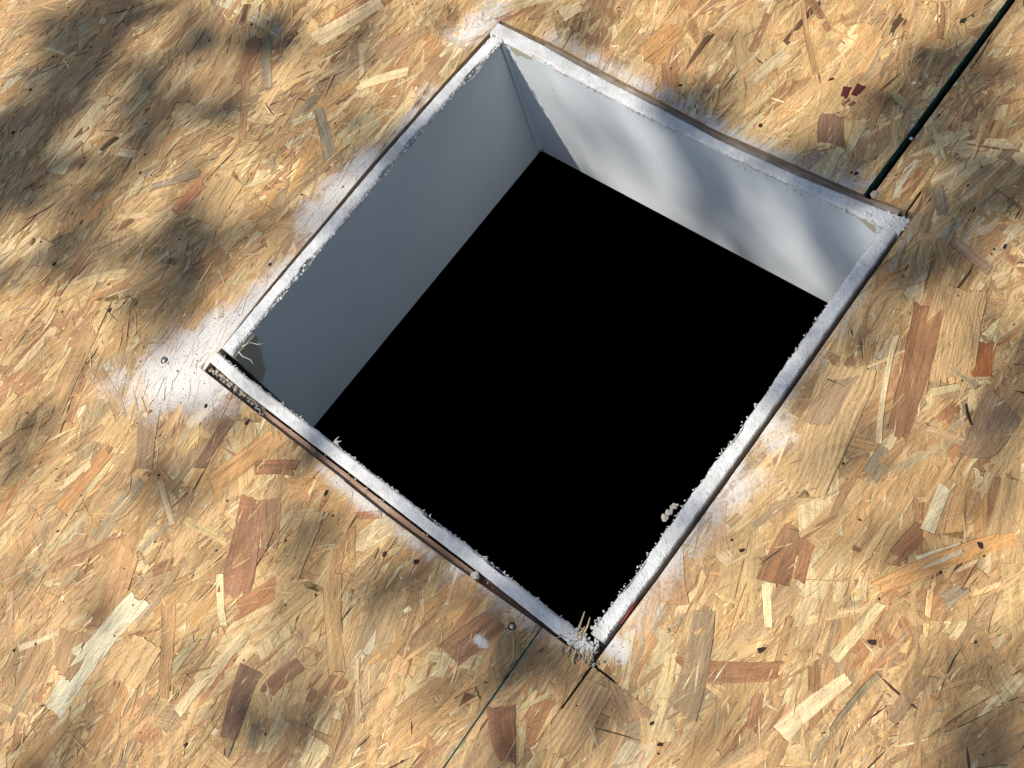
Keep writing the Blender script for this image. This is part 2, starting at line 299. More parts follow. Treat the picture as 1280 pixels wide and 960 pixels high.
# ---------------------------------------------------------------- the cut edges of the roof sheets (mm)
def pl(pts):
    xs = np.array([p[0] for p in pts], float); ys = np.array([p[1] for p in pts], float)
    return lambda s: float(np.interp(s, xs, ys))
SEAM_L = pl([(-1100, 150.8), (-295, 151.3), (-190, 148.6), (184, 150.4), (400, 150.6), (1100, 150.8)])      # x of the big sheet's mill edge at y
SEAM_R = pl([(-1100, 151.7), (-295, 152.4), (-190, 149.5), (100, 155.0), (184, 156.0), (400, 155.8), (1100, 155.0)])
LL_OSB = pl([(-187, -190.4), (-115, -191.4), (-55, -191.8), (10, -193.4), (70, -192.8), (157, -190.0), (191, -189.3)])  # y at x
TR_OSB = pl([(-188, 186.5), (-134, 188.2), (-74, 185.4), (-19, 183.8), (33, 182.2), (100, 184.8), (151, 187.0), (168, 189.4), (191, 190.0)])
LF_OSB = pl([(-191, -185.0), (-115, -189.2), (-45, -190.4), (27, -191.8), (98, -190.2), (187, -187.4)])      # x at y
RT_OSB = pl([(-190, 190.2), (-119, 191.4), (-47, 191.2), (23, 190.8), (109, 189.4), (190, 188.8)])

def ragged(fn, a, b, n, amp=0.35, swap=False, seed=0.0):
    out = []
    for i in range(n+1):
        s = a+(b-a)*i/n
        w = fn(s)+(amp*noise.noise(Vector((s*0.16, seed, 0)))*2 if 0 < i < n else 0)
        out.append((w, s) if swap else (s, w))
    return out
mm = lambda pts: [(x/1000, y/1000) for x, y in pts]

polyL = [(-1070, -1100), (151.0, -1100)]
polyL += [(SEAM_L(y), y) for y in (-800, -400, -295, -240)]
polyL += [(SEAM_L(-191), LL_OSB(149))]
polyL += ragged(LL_OSB, 147, -184, 110)[0:]
polyL += ragged(LF_OSB, -189, 186, 120, swap=True, seed=5)
polyL += ragged(TR_OSB, -186.5, 149, 110, seed=9)
polyL += [(SEAM_L(188), 187.4), (150.6, 400), (150.8, 1100), (-1070, 1100)]
polyR = [(155.0, 1100), (155.8, 400), (SEAM_R(190), 187.6)]
polyR += ragged(TR_OSB, 160, 181.6, 12, seed=9)
polyR += [(181.9, 209.0), (183.1, 208.6), (183.0, 190.2)]
polyR += ragged(RT_OSB, 189.3, -187.6, 120, swap=True, seed=13)
polyR += [(206.8, -189.2), (206.9, -190.3), (190.4, -190.0), (190.5, -222.0), (189.2, -222.4), (188.6, -190.6)]
polyR += ragged(LL_OSB, 186, 152, 16, seed=3)
polyR += [(SEAM_R(-194), -192.0), (151.9, -295), (151.7, -400), (151.7, -1100), (1370, -1100), (1370, 1100)]
KERFS = [((182.5, 186), (182.5, 209), 0.7), ((189.9, -191), (189.9, -222), 0.8), ((190, -189.7), (206.9, -189.7), 0.7)]

panelL = thing('osb_panel', 'large oriented strand board sheet reaching under the left and top of the square opening', 'roof board', (-0.46, 0, 0), None)
panelR = thing('osb_panel', 'oriented strand board sheet on the right of the green edged seam', 'roof board', (0.76, 0, 0), None)
def child(name, me, mat, parent, off=True):
    o = link(name, me, mat, parent)
    if off: o.location = -parent.location          # meshes are written in world coordinates
    return o
child('core', prism('core_left', mm(polyL), -0.011, -0.0011), M_CORE, panelL)
child('core', prism('core_right', mm(list(reversed(polyR))), -0.011, -0.0011), M_CORE, panelR)

# ---------------------------------------------------------------- strands
TINT = dict(straw=(214, 176, 122), pale=(228, 202, 152), white=(220, 206, 170), tan=(190, 147, 98), orange=(198, 147, 91), red=(164, 112, 74),
            redtan=(182, 142, 100), redbrown=(150, 98, 66), brown=(146, 100, 68), greytan=(168, 138, 104), grey=(150, 134, 108), mauve=(134, 100, 76),
            rust=(184, 106, 54), stain=(92, 38, 34), ringed=(216, 178, 124), dark=(72, 50, 34))
PAL = [('straw', 30), ('pale', 15), ('tan', 20), ('orange', 8), ('redtan', 9), ('red', 3.0), ('brown', 2.5), ('greytan', 7), ('grey', 2), ('redbrown', 2.6), ('white', 2)]
PN = [p[0] for p in PAL]; PW = np.array([p[1] for p in PAL], float); PW /= PW.sum()

def outline(L, Wd, kind, r):
    """strand outline in its own frame (u along, v across), mm, counter-clockwise"""
    k = 1+int(L/22)
    us = np.linspace(-L/2, L/2, k+2)[1:-1]
    bend = r.normal(0, 0.02)*L
    cv = lambda u: bend*(1-(2*u/L)**2)
    tp = r.uniform(0.0, 0.28)*(1 if r.random() < 0.5 else -1)
    half = lambda u: Wd/2*(1+tp*2*u/L)
    if Wd < 3.2:                                           # sliver: pointed ends
        lo = [(u, cv(u)-half(u)*r.uniform(0.75, 1.1)) for u in us]
        hi = [(u, cv(u)+half(u)*r.uniform(0.75, 1.1)) for u in us[::-1]]
        e1 = [(L/2*r.uniform(0.9, 1), cv(L/2)+r.uniform(-.4, .4)*Wd)]
        e0 = [(-L/2*r.uniform(0.9, 1), cv(L/2)+r.uniform(-.4, .4)*Wd)]
        return np.array(lo+e1+hi+e0)
    lo = [(u, cv(u)-half(u)*r.uniform(0.90, 1.06)) for u in us]
    hi = [(u, cv(u)+half(u)*r.uniform(0.90, 1.06)) for u in us[::-1]]
    def end(sg):
        m = 2+int(Wd/2.2); sk = r.normal(0, 0.4)*Wd
        jag = min(L*0.30, r.exponential(0.28*Wd+1.2)); dep = np.cumsum(r.normal(0, 1, m+1)); dep -= dep.min(); dep /= max(dep.max(), 1e-6)
        vs = np.linspace(-1, 1, m+1); pts = []
        for j, q in enumerate(vs):
            d = abs(sk*(q-np.sign(sk)))*0.5*0.6+jag*(0.6*dep[j]+0.4*r.random())
            pts.append((sg*(L/2-min(d, L*0.4)), half(sg*L/2)*q*0.97+(r.normal(0, Wd*0.05) if 0 < j < m else 0)))
        return pts if sg > 0 else pts[::-1]
    return np.array(lo+end(1)+hi+end(-1))

def clip(P, n, c):
    """keep the side n.p <= c"""
    d = P[:, :2] @ n-c
    if (d <= 0).all(): return P
    if (d >= 0).all(): return None
    out = []
    N = len(P)
    for i in range(N):
        j = (i+1) % N; a, b = d[i], d[j]
        if a <= 0: out.append(P[i])
        if (a < 0 < b) or (b < 0 < a): out.append(P[i]+(P[j]-P[i])*(a/(a-b)))
    return np.array(out) if len(out) >= 3 else None

def line_clip(P, fn, s, sgn, vertical):
    """clip by the tangent of edge curve fn at s; sgn=+1 keeps the larger side"""
    e = 4.0; w = fn(s); sl = (fn(s+e)-fn(s-e))/(2*e)
    n = np.array([1.0, -sl]) if vertical else np.array([-sl, 1.0])
    c = w-sl*s
    return clip(P, n, c) if sgn < 0 else clip(P, -n, -c)

def fit(P, side):
    """trim a strand (world mm, columns x y u v) to the sheet it belongs to"""
    cx, cy = P[:, 0].mean(), P[:, 1].mean()
    ex = np.abs(P[:, 0]-cx).max(); ey = np.abs(P[:, 1]-cy).max()
    if side == 'L':
        if cx+ex > 146: P = line_clip(P, SEAM_L, cy, -1, True)
    else:
        if cx-ex < 160: P = line_clip(P, SEAM_R, cy, +1, True)
    if P is None: return None
    cx, cy = P[:, 0].mean(), P[:, 1].mean()
    x0, x1, y0, y1 = P[:, 0].min(), P[:, 0].max(), P[:, 1].min(), P[:, 1].max()
    if x1 > -192 and x0 < 192 and y1 > -194 and y0 < 191:
        ds = [(-188-cx), (cx-190), (-191-cy), (cy-186)]
        k = int(np.argmax(ds))
        if ds[k] < -45: return None
        if k == 0: P = line_clip(P, LF_OSB, min(max(cy, -185), 185), -1, True)
        elif k == 1: P = line_clip(P, RT_OSB, min(max(cy, -185), 185), +1, True)
        elif k == 2: P = line_clip(P, LL_OSB, min(max(cx, -183), 185), -1, False)
        else: P = line_clip(P, TR_OSB, min(max(cx, -183), 185), +1, False)
        if P is None: return None
    for (ax, ay), (bx, by), w in KERFS:
        if P[:, 0].max() < min(ax, bx)-1 or P[:, 0].min() > max(ax, bx)+1 or P[:, 1].max() < min(ay, by)-1 or P[:, 1].min() > max(ay, by)+1: continue
        if ax == bx:
            P = clip(P, np.array([1., 0]), ax-w) if P[:, 0].mean() < ax else clip(P, np.array([-1., 0]), -(ax+w))
        else:
            P = clip(P, np.array([0, 1.]), ay-w) if P[:, 1].mean() < ay else clip(P, np.array([0, -1.]), -(ay+w))
        if P is None: return None
    if len(P) < 3: return None
    x, y = P[:, 0], P[:, 1]
    A = 0.5*abs(np.dot(x, np.roll(y, -1))-np.dot(y, np.roll(x, -1)))
    return P if A > 1.0 else None

def in_view(x, y):
    """roughly the ground the photograph covers, mm"""
    d = Vector((x/1000, y/1000, 0))-CAM
    l = m3.transposed() @ d
    return abs(l.x/l.z) < 0.49 and abs(l.y/l.z) < 0.375
def make_strand(cx, cy, L, Wd, ang, cname, z, r, side=None, keep=False):
    O = outline(L, Wd, cname, r)
    ca, sa = math.cos(ang), math.sin(ang)
    P = np.column_stack([cx+O[:, 0]*ca-O[:, 1]*sa, cy+O[:, 0]*sa+O[:, 1]*ca, O[:, 0], O[:, 1]])
    sd = side or ('L' if cx < 0.5*(SEAM_L(cy)+SEAM_R(cy)) else 'R')
    P = fit(P, sd)
    if P is None: return None
    tx, ty = r.normal(0, 0.12)/max(L, 20), r.normal(0, 0.10)/max(Wd, 6)
    col = np.array(lin(*TINT[cname])[:3])
    lift = r.uniform(0.3, 1.0) if (L < 45 and Wd > 1.2 and r.random() < 0.025) else 0.0
    ring = 0.9 if cname == 'ringed' else (r.uniform(0.15, 0.7) if (r.random() < 0.30 and Wd > 6 and cname not in ('stain', 'dark')) else 0.0)
    if cname not in ('stain', 'dark'):
        col = col*np.exp(r.normal(0, 0.11 if Wd > 4 else 0.19))*np.exp(r.normal(0, 0.025, 3))
    nv = len(P)
    if cname in ('stain', 'dark'): vc = np.tile(col, (nv, 1))
    else:                                                  # colour drifts along a strand and runs out to the common straw tone at its ends
        vc = col*np.exp(r.normal(0, 0.10, (nv, 1)))
        k = np.clip(np.abs(P[:, 2])/(L*0.5), 0, 1)[:, None]**2*r.uniform(0, 0.65)*(0 if keep else 1)+(r.uniform(0, 0.25, (nv, 1)) if keep else r.uniform(0.04, 0.34, (nv, 1)))
        vc = vc*(1-k)+np.array(lin(204, 164, 110)[:3])*k
    return dict(side=sd, P=P, z=z+tx*P[:, 2]+ty*P[:, 3]+(0.0 if not lift else (0.5-z)*0.8*(lift > 0.9)*np.clip(P[:, 2]/L+0.5, 0, 1)+lift*np.clip(P[:, 2]/L+0.5, 0, 1)**2), col=vc, ring=ring, seed=r.random(), area=L*Wd, c=(cx, cy), W=Wd)
def gap_shade(s, r):
    """painted gap shadow along one side of a pressed strand: a dark veneer just under it, showing past its edge"""
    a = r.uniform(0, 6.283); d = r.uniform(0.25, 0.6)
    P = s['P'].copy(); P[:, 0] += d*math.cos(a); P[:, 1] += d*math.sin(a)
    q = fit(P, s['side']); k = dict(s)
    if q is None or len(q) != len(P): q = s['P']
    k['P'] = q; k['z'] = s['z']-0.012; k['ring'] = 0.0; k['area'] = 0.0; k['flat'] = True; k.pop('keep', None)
    k['col'] = np.tile(np.array(lin(104, 74, 46)[:3])*math.exp(r.normal(0, 0.25)), (len(q), 1))  # dark brown stands in for the thin shadow in the gap between strands
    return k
strands = []
def scatter(n, x0, x1, y0, y1, dens_in):
    for i in range(n):
        cx = rng.uniform(x0, x1); cy = rng.uniform(y0, y1)
        vis = in_view(cx, cy)
        if not vis and rng.random() > dens_in: continue
        q = rng.random()
        if q < 0.095: L, Wd, zr = rng.uniform(50, 110), rng.uniform(11, 28), rng.uniform(0, 0.86)
        elif q < 0.48: L, Wd, zr = rng.uniform(16, 62), rng.uniform(3.0, 9.5), rng.uniform(0, 0.9)
        else: L, Wd, zr = rng.uniform(7, 46), rng.uniform(0.5, 2.9), rng.uniform(0.15, 1.0)
        fld = R(34)*noise.noise(Vector((cx*0.011, cy*0.007, 2.0)))
        chip = rng.random() < 0.20
        if chip: L, Wd, zr = rng.uniform(2.2, 9), rng.uniform(0.9, 3.6), rng.uniform(0.3, 1.0)
        ang = rng.uniform(0, math.pi) if chip and rng.random() < 0.5 else math.pi/2+fld+rng.normal(0, R(15)) if rng.random() < 0.88 else rng.uniform(0, math.pi)
        cn = PN[int(rng.choice(len(PN), p=PW))]
        if Wd < 1.6 and rng.random() < 0.09: cn = 'dark'
        elif Wd < 3 and cn in ('red', 'redbrown', 'grey', 'brown') and rng.random() < 0.5: cn = 'tan'
        s = make_strand(cx, cy, L, Wd, ang, cn, -1.05+zr*0.84, rng)
        if s:
            strands.append(s)
            if Wd > 2.6 and vis and rng.random() < 0.28: strands.append(gap_shade(s, rng))
scatter(98000, -900, 760, -760, 720, 0.35)
def fuzz(n):
    """hair-thin torn fibres on the very top of the face"""
    for i in range(n):
        cx = rng.uniform(-680, 520); cy = rng.uniform(-560, 460)
        if not in_view(cx, cy) or rng.random() > (0.35 if cx > 150 else 0.75): continue
        L, Wd = rng.uniform(5, 26), rng.uniform(0.35, 1.3)
        ang = math.pi/2+R(34)*noise.noise(Vector((cx*0.011, cy*0.007, 2.0)))+rng.normal(0, R(24))
        cn = ('pale', 'white', 'straw', 'tan', 'redtan', 'dark', 'brown')[int(rng.choice(7, p=[.25, .12, .27, .19, .09, .025, .055]))]
        s = make_strand(cx, cy, L, Wd, ang, cn, -0.16+rng.uniform(0, 0.18), rng)
        if s: s['flat'] = Wd < 0.8; strands.append(s)
fuzz(12000)
r2 = np.random.default_rng(5)
for x1, y1, x2, y2, w, cn in STRANDS:                      # the strands one can recognise in the photograph
    L = math.hypot(x2-x1, y2-y1); cx, cy = (x1+x2)/2, (y1+y2)/2
    s = make_strand(cx, cy, L, w, math.atan2(y2-y1, x2-x1), cn, -0.17+r2.uniform(0, 0.11), r2, keep=True)
    if s: s['keep'] = True; strands.append(s); strands.append(gap_shade(s, r2))
def strand_mesh(name, lst):
    V, G, C, K, loops, starts, tots = [], [], [], [], [], [], []
    off = 0; lp = 0
    for s in lst:
        P = s['P']; x, y = P[:, 0], P[:, 1]
        if np.dot(x, np.roll(y, -1))-np.dot(y, np.roll(x, -1)) < 0: P = P[::-1]; z = s['z'][::-1]
        else: z = s['z']
        col = s['col'][::-1] if P is not s['P'] else s['col']
        n = len(P)
        z = np.minimum(z, 1.9)
        top = np.column_stack([P[:, 0], P[:, 1], z])/1000
        bot = top.copy(); bot[:, 2] -= 0.00045
        V += [top, bot]
        g = np.column_stack([P[:, 2]/1000, P[:, 3]/1000, np.full(n, s['seed'])]); G += [g, g]
        cc = np.column_stack([col, np.ones(n)]); C += [cc, cc]; K += [np.full(2*n, s['ring'])]
        i = np.arange(n); j = (i+1) % n
        loops.append(i+off); starts.append([lp]); tots.append([n]); lp += n
        if not s.get('flat'):
            q = np.column_stack([i+off, i+n+off, j+n+off, j+off]).ravel()
            loops.append(q); starts.append(lp+4*np.arange(n)); tots.append(np.full(n, 4)); lp += 4*n
        off += 2*n
    me = mesh_np(name, np.vstack(V), np.concatenate(loops), np.concatenate(starts), np.concatenate(tots))
    a = me.attributes.new('grain', 'FLOAT_VECTOR', 'POINT'); a.data.foreach_set('vector', np.vstack(G).astype(np.float32).ravel())
    a = me.attributes.new('tint', 'FLOAT_COLOR', 'POINT'); a.data.foreach_set('color', np.vstack(C).astype(np.float32).ravel())
    a = me.attributes.new('ring', 'FLOAT', 'POINT'); a.data.foreach_set('value', np.concatenate(K).astype(np.float32))
    me.materials.append(M_OSB)
    return me
for side, panel in (('L', panelL), ('R', panelR)):
    lst = [s for s in strands if s['side'] == side]
    # strands that are clipped keep z per vertex only where vertices survived: recompute is done in make_strand
    vis = sorted([s for s in lst if in_view(*s['c'])], key=lambda s: -(s['area']*(0.25+max(0.0, 1.05+float(np.mean(s['z']))))+(1e6 if s.get('keep') else 0)))
    single = vis[:298]; ids = set(id(s) for s in single)
    for s in single: child('strand', strand_mesh('strand', [s]), M_OSB, panel)
    rest = [s for s in lst if id(s) not in ids]
    tag(child('fine_strands', strand_mesh('fine_strands', rest), M_OSB, panel), kind='stuff')

# green sealed mill edge of the big sheet
v, f = [], []
ys = [-1100, -600, -400, -295, -270, -240, -215, -196]+list(range(192, 402, 3))+[600, 1100]
segs = [[y for y in ys if y < 0], [y for y in ys if y > 0]]
for sg in segs:
    b = len(v)
    for y in sg:
        x = SEAM_L(y)+0.05
        w_ = (0.9+0.9*noise.noise(Vector((y*0.05, 1, 0)))+0.4*noise.noise(Vector((y*0.3, 1, 0)))) if y > 190 else 0.75
        for dx, z in ((0.10+0.2*noise.noise(Vector((y*0.1, 3, 0))), -0.12), (w_, -3.0 if y > 190 else -1.0), (w_, -10.8), (-0.15, -10.8), (-0.15, -0.35)): v.append(((x+dx)/1000, y/1000, z/1000))
    for i in range(len(sg)-1):
        for k in range(5): f.append((b+i*5+k, b+i*5+(k+1) % 5, b+(i+1)*5+(k+1) % 5, b+(i+1)*5+k))
    f.append(tuple(range(b+4, b-1, -1))); e = b+(len(sg)-1)*5; f.append(tuple(range(e, e+5)))
child('edge_seal', mesh_py('edge_seal', v, f), M_GREEN, panelL)
# dark flecks of bark and resins pressed into the faces
for side, panel in (('L', panelL), ('R', panelR)):
    sp = Soup(); rr = random.Random(3 if side == 'L' else 4)
    pts = [(x, y, rr.uniform(1.1, 1.9)) for x, y in FLECKS]
    for i in range(420):
        x, y = rr.uniform(-640, 480), rr.uniform(-520, 430)
        pts.append((x, y, rr.uniform(0.3, 0.85)))
    for x, y, r in pts:
        if (side == 'L') != (x < 150): continue
        if -194 < x < 195 and -197 < y < 193: continue
        if 140 < x < 165: continue
        n = 9; a0 = rr.uniform(0, 6); ring = []
        st = rr.uniform(1.0, 1.9); th = rr.gauss(math.pi/2, 0.6)
        for k in range(n):
            q = 2*math.pi*k/n; d = r*rr.uniform(0.65, 1.2)
            px, py = d*math.cos(q)*st, d*math.sin(q)
            ring.append((x+px*math.cos(th)-py*math.sin(th), y+px*math.sin(th)+py*math.cos(th)))
        vv = [(px/1000, py/1000, 0.00004) for px, py in ring]+[(px/1000, py/1000, -0.0007) for px, py in ring]
        ff = [tuple(range(n))]+[(k, k+n, (k+1) % n+n, (k+1) % n) for k in range(n)]
        sp.add(vv, ff)
    tag(child('bark_flecks', sp.mesh('bark_flecks'), M_FLECK, panel), kind='stuff')

# ---------------------------------------------------------------- gypsum boards lining the shaft
DEPTH = 0.156
TR_OUT = pl([(-187, 184.2), (-138, 183.2), (-78, 179.6), (-15, 178.0), (38, 175.6), (105, 177.4), (157, 181.4), (188, 184.4)])
LL_OUT = pl([(-187, 182.0), (-150, 184.2), (-61, 184.9), (42, 186.0), (98, 186.3), (156, 187.6), (188, 188.2)])
LF_OUT = pl([(-170, 185.9), (-116, 186.8), (23, 187.9), (95, 187.2), (177, 184.0)])
RT_OUT = pl([(-172, 187.2), (-119, 187.9), (23, 187.6), (110, 185.8), (176, 185.6)])
TH = 12.7
def board(name, label, seed, s0, s1, outer, place, rough, fray, TH=12.7, inner=None):
    """place(s, q, z): s along the board, q distance from the centre of the opening, all mm"""
    root = thing(name, label, 'drywall', place((s0+s1)/2, 178, -156), None)
    n = int((s1-s0)/1.2)
    nz = lambda a, b, k: noise.noise(Vector((a, b, seed*7.3+k)))
    prof = []; pap = []
    for i in range(n+1):
        s = s0+(s1-s0)*i/n
        o = outer(s); low = 184.5
        inn = inner(s) if inner else o-TH
        fr = fray*(nz(s*0.09, 0, 1)*1.3+nz(s*0.4, 0, 2)*0.8+nz(s*0.8, 5, 14)*0.6)                # inner arris: chipped and frayed
        chip = max(0.0, nz(s*0.035, 4, 3)-0.18)*rough*7
        zt = lambda q: 0.5+rough*(0.55*nz(s*0.12, q*0.12, 5)+0.3*nz(s*0.6, q*0.5, 6))
        k_ = (o-inn)/12.7
        row = [(low, -156), (low+(o-low)*0.85, -22), (o+0.3*nz(s*0.2, 9, 4), -0.8), (o-0.9+0.2*nz(s*0.5, 1, 8), zt(0)-0.1), (o-3.3*k_, zt(3)), (o-5.6*k_, zt(6)), (o-7.8*k_, zt(8)),
               (o-10.0*k_, zt(10)), (inn+1.0+fr*0.5+chip*0.5, zt(12)-0.25-chip*0.3), (inn-0.1+fr+chip, -0.9-chip*0.8-0.6*abs(nz(s*0.3, 2, 9))), (inn+0.45, -6.5-chip), (171.8+0.45, -155.9)]
        prof.append([place(s, q, z) for q, z in row])
        zp = -1.2-fray*1.1*abs(nz(s*0.22, 7, 11))-chip*1.2-0.5*abs(nz(s*0.9, 3, 12))
        lean = 1+zp/156
        p0 = 171.8; p1 = inn
        pq = lambda z: p0+(p1-p0)*(1+z/156)
        pap.append([place(s, pq(-156)+0.1, -156), place(s, pq(-100)+0.1, -100), place(s, pq(-40)+0.1, -40), place(s, pq(-12)+0.1, -12), place(s, pq(zp), zp),
                    place(s, pq(zp)+0.32, zp), place(s, pq(-12)+0.42, -12), place(s, pq(-40)+0.42, -40), place(s, pq(-156)+0.42, -156)])
    def loft(rows, nm):
        v, f = [], []; m = len(rows[0])
        for r_ in rows: v += r_
        for i in range(len(rows)-1):
            for k in range(m):
                k2 = (k+1) % m; f.append((i*m+k, i*m+k2, (i+1)*m+k2, (i+1)*m+k))
        f.append(tuple(range(m-1, -1, -1))); e = (len(rows)-1)*m; f.append(tuple(range(e, e+m)))
        me = mesh_py(nm, v, f)
        bm = bmesh.new(); bm.from_mesh(me); bmesh.ops.recalc_face_normals(bm, faces=bm.faces); bm.to_mesh(me); bm.free()
        return me
    child('gypsum_core', loft(prof, 'gypsum_core'), M_GYP, root)
    child('face_paper', loft(pap, 'face_paper'), M_PAINT, root)
    # frayed paper along the arris
    sp = Soup(); rr = random.Random(int(seed*100))
    for i in range(int((s1-s0)/3.6*fray)):
        s = rr.uniform(s0+2, s1-2); q0 = outer(s)-TH+rr.uniform(-0.3, 0.5); z0 = rr.uniform(-2.2, 0.2)
        ln = rr.choice((0.6, 0.8, 0.9, 1.1, 1.3, 1.7, 2.4))*rr.uniform(0.7, 1.2); w = rr.uniform(0.3, 1.1)
        dz = rr.uniform(-0.9, 0.9); ds = rr.uniform(-1, 1)
        pts = []
        for k in range(4):
            tt = k/3; c = ln*tt
            for sg in (-1, 1):
                ww = w*(1-0.65*tt)*sg*rr.uniform(0.7, 1.2)
                pts.append((s+ww+ds*c, q0-c*0.8, z0+dz*c*tt+0.2*rr.random()))
        vv = [place(*p) for p in pts]+[place(a, b, c-0.22) for a, b, c in pts]
        ff = []
        for k in range(3):
            a = 2*k; ff += [(a, a+1, a+3, a+2), (a+8, a+10, a+11, a+9), (a, a+2, a+10, a+8), (a+1, a+9, a+11, a+3)]
        ff += [(0, 8, 9, 1), (6, 7, 15, 14)]
        sp.add(vv, ff)
    tag(child('torn_paper', sp.mesh('torn_paper'), M_TORN, root), kind='stuff')
    return root
mk = lambda fn: (lambda s, q, z: tuple(c/1000 for c in fn(s, q, z)))
b_tr = board('drywall_panel', 'sunlit striped drywall board forming the far upper right side of the shaft', 1.3, -187, 187.5, TR_OUT, mk(lambda s, q, z: (s, q, z)), 0.7, 0.75, 11.9, pl([(-187, 171.2), (-161, 170.6), (-109, 169.4), (-40, 167.9), (30, 167.5), (110, 169.4), (160, 170.4), (188, 171)]))
b_lf = board('drywall_panel', 'shaded blue grey drywall board forming the left side of the shaft', 2.1, -168.3, 170.4, LF_OUT, mk(lambda s, q, z: (-q, s, z)), 1.1, 1.15, 11.2)
b_ll = board('drywall_panel', 'near drywall board with frayed white top edge beside the pinkish framing strip', 3.7, -186.6, 186, LL_OUT, mk(lambda s, q, z: (s, -q, z)), 0.8, 0.8, 9.6)
b_rt = board('drywall_panel', 'right hand drywall board showing only its white cut top edge', 4.9, -174.6, 171.6, RT_OUT, mk(lambda s, q, z: (q, s, z)), 0.9, 0.85, 10.2)
def patch(name, root, pts, mat, th=0.0003, nrm=(1, 0, 0), label=None):
    """thin sheet of given outline lying on a wall face"""
    n = len(pts); d = Vector(nrm)*th
    v = [tuple(Vector(p)/1000+d) for p in pts]+[tuple(Vector(p)/1000-d*0.3) for p in pts]
    f = [tuple(range(n)), tuple(range(2*n-1, n-1, -1))]+[(k, k+n, (k+1) % n+n, (k+1) % n) for k in range(n)]
    me = mesh_py(name, v, f)
    bm = bmesh.new(); bm.from_mesh(me); bmesh.ops.recalc_face_normals(bm, faces=bm.faces); bm.to_mesh(me); bm.free()
    o = child(name, me, mat, root)
    if label: o['label'] = label
    return o
patch('bare_paper', b_lf, [(-172.6, -168, -1.8), (-172.1, -158, -2), (-171.9, -146, -2.2), (-171.9, -144.5, -6), (-171.9, -149, -13), (-171.9, -150, -22), (-171.9, -154, -30), (-171.9, -159, -44), (-171.9, -168, -50)], M_RAW, nrm=(1, 0, 0), label='beige unpainted paper showing at the left corner')
patch('bare_paper', b_tr, [(-165, 170.9, -2.2), (-152, 170.5, -2.2), (-140, 170.3, -3), (-142, 170.4, -6), (-150, 170.7, -9.5), (-154, 170.8, -8), (-160, 171.0, -13), (-166, 171.2, -10)], M_RAW, nrm=(0, -1, 0), label='beige unpainted paper at the top corner')
patch('bare_paper', b_tr, [(158, 169.9, -3), (169, 170.7, -3), (171, 170.9, -14), (166, 170.6, -11), (162, 170.2, -7)], M_RAW, nrm=(0, -1, 0), label='beige unpainted paper at the right corner')
# rounded joint compound in the far corner, with a small dent
v, f = [], []
for i in range(27):
    z = -3-152.5*i/26
    for k in range(7):
        q = math.pi/2*k/6; rr_ = 4.2
        v.append(((-171.9+rr_-rr_*math.sin(q))/1000+0.0, (171.9-0.10-(rr_-rr_*math.cos(q)))/1000, z/1000))
for i in range(26):
    for k in range(6): f.append((i*7+k, i*7+k+1, (i+1)*7+k+1, (i+1)*7+k))
nb = len(v)
for i in range(27): v.append((-0.1722, 0.1722, v[i*7][2]))
for i in range(26):
    f.append((i*7, (i+1)*7, nb+i+1, nb+i)); f.append((i*7+6, nb+i, nb+i+1, (i+1)*7+6))
f.append(tuple(range(6, -1, -1))+(nb,)); f.append(tuple(range(26*7, 26*7+7))+(nb+26,))
me = mesh_py('corner_joint', v, f, True)
bm = bmesh.new(); bm.from_mesh(me); bmesh.ops.recalc_face_normals(bm, faces=bm.faces); bm.to_mesh(me); bm.free()
child('corner_joint', me, M_PAINT, b_lf)
# crumbled board ends
def crumbs(parent, pts, seed, mat, name='crumbled_edge'):
    sp = Soup()
    for i, (x, y, z, r) in enumerate(pts):
        vv, ff = lump(r/1000, seed+i*1.7, 1, 0.7)
        sp.add(vv, ff, Matrix.Translation((x/1000, y/1000, z/1000)) @ Matrix.Rotation(i*1.3, 4, 'Z'))
    return tag(child(name, sp.mesh(name), mat, parent), kind='stuff')
rr = random.Random(21)
crumbs(b_tr, [(rr.uniform(140, 188), 0, rr.uniform(-1.2, 0.6), rr.uniform(0.6, 2.0)) for i in range(90)] and
       [(x, TR_OUT(x)-rr.uniform(0, 12), rr.uniform(-1.0, 0.7), rr.uniform(0.5, 2.0)) for x in [188-46*rr.random()**1.6 for i in range(110)]], 2.0, M_GYP)
crumbs(b_lf, [(-LF_OUT(y)+rr.uniform(7, 13), y, rr.uniform(-1.8, 0.3), rr.uniform(0.4, 1.5)) for y in [-166+336*rr.random() for i in range(150)]]
       + [(-LF_OUT(168)+rr.uniform(1, 13), 171-7*rr.random(), rr.uniform(-1, 0.5), rr.uniform(0.6, 1.6)) for i in range(30)], 5.0, M_GYP)
crumbs(b_rt, [(RT_OUT(y)-rr.uniform(9, 12.0), y, rr.uniform(-1.4, 0.5), rr.uniform(0.3, 1.0)) for y in [-172+340*rr.random()**1.4 for i in range(80)]]
       + [(RT_OUT(-170)-rr.uniform(0, 13), -172+8*rr.random(), rr.uniform(-1, 0.7), rr.uniform(0.6, 1.8)) for i in range(40)], 9.0, M_GYP)
crumbs(b_ll, [(x, -LL_OUT(x)+rr.uniform(8, 10.2), rr.uniform(-1.3, 0.3), rr.uniform(0.3, 0.9)) for x in [-180+360*rr.random() for i in range(70)]]
       + [(x, -LL_OUT(x)+rr.uniform(0, 13), rr.uniform(-0.6, 0.6), rr.uniform(0.5, 1.6)) for x in [168+19*rr.random() for i in range(60)]], 13.0, M_GYP)

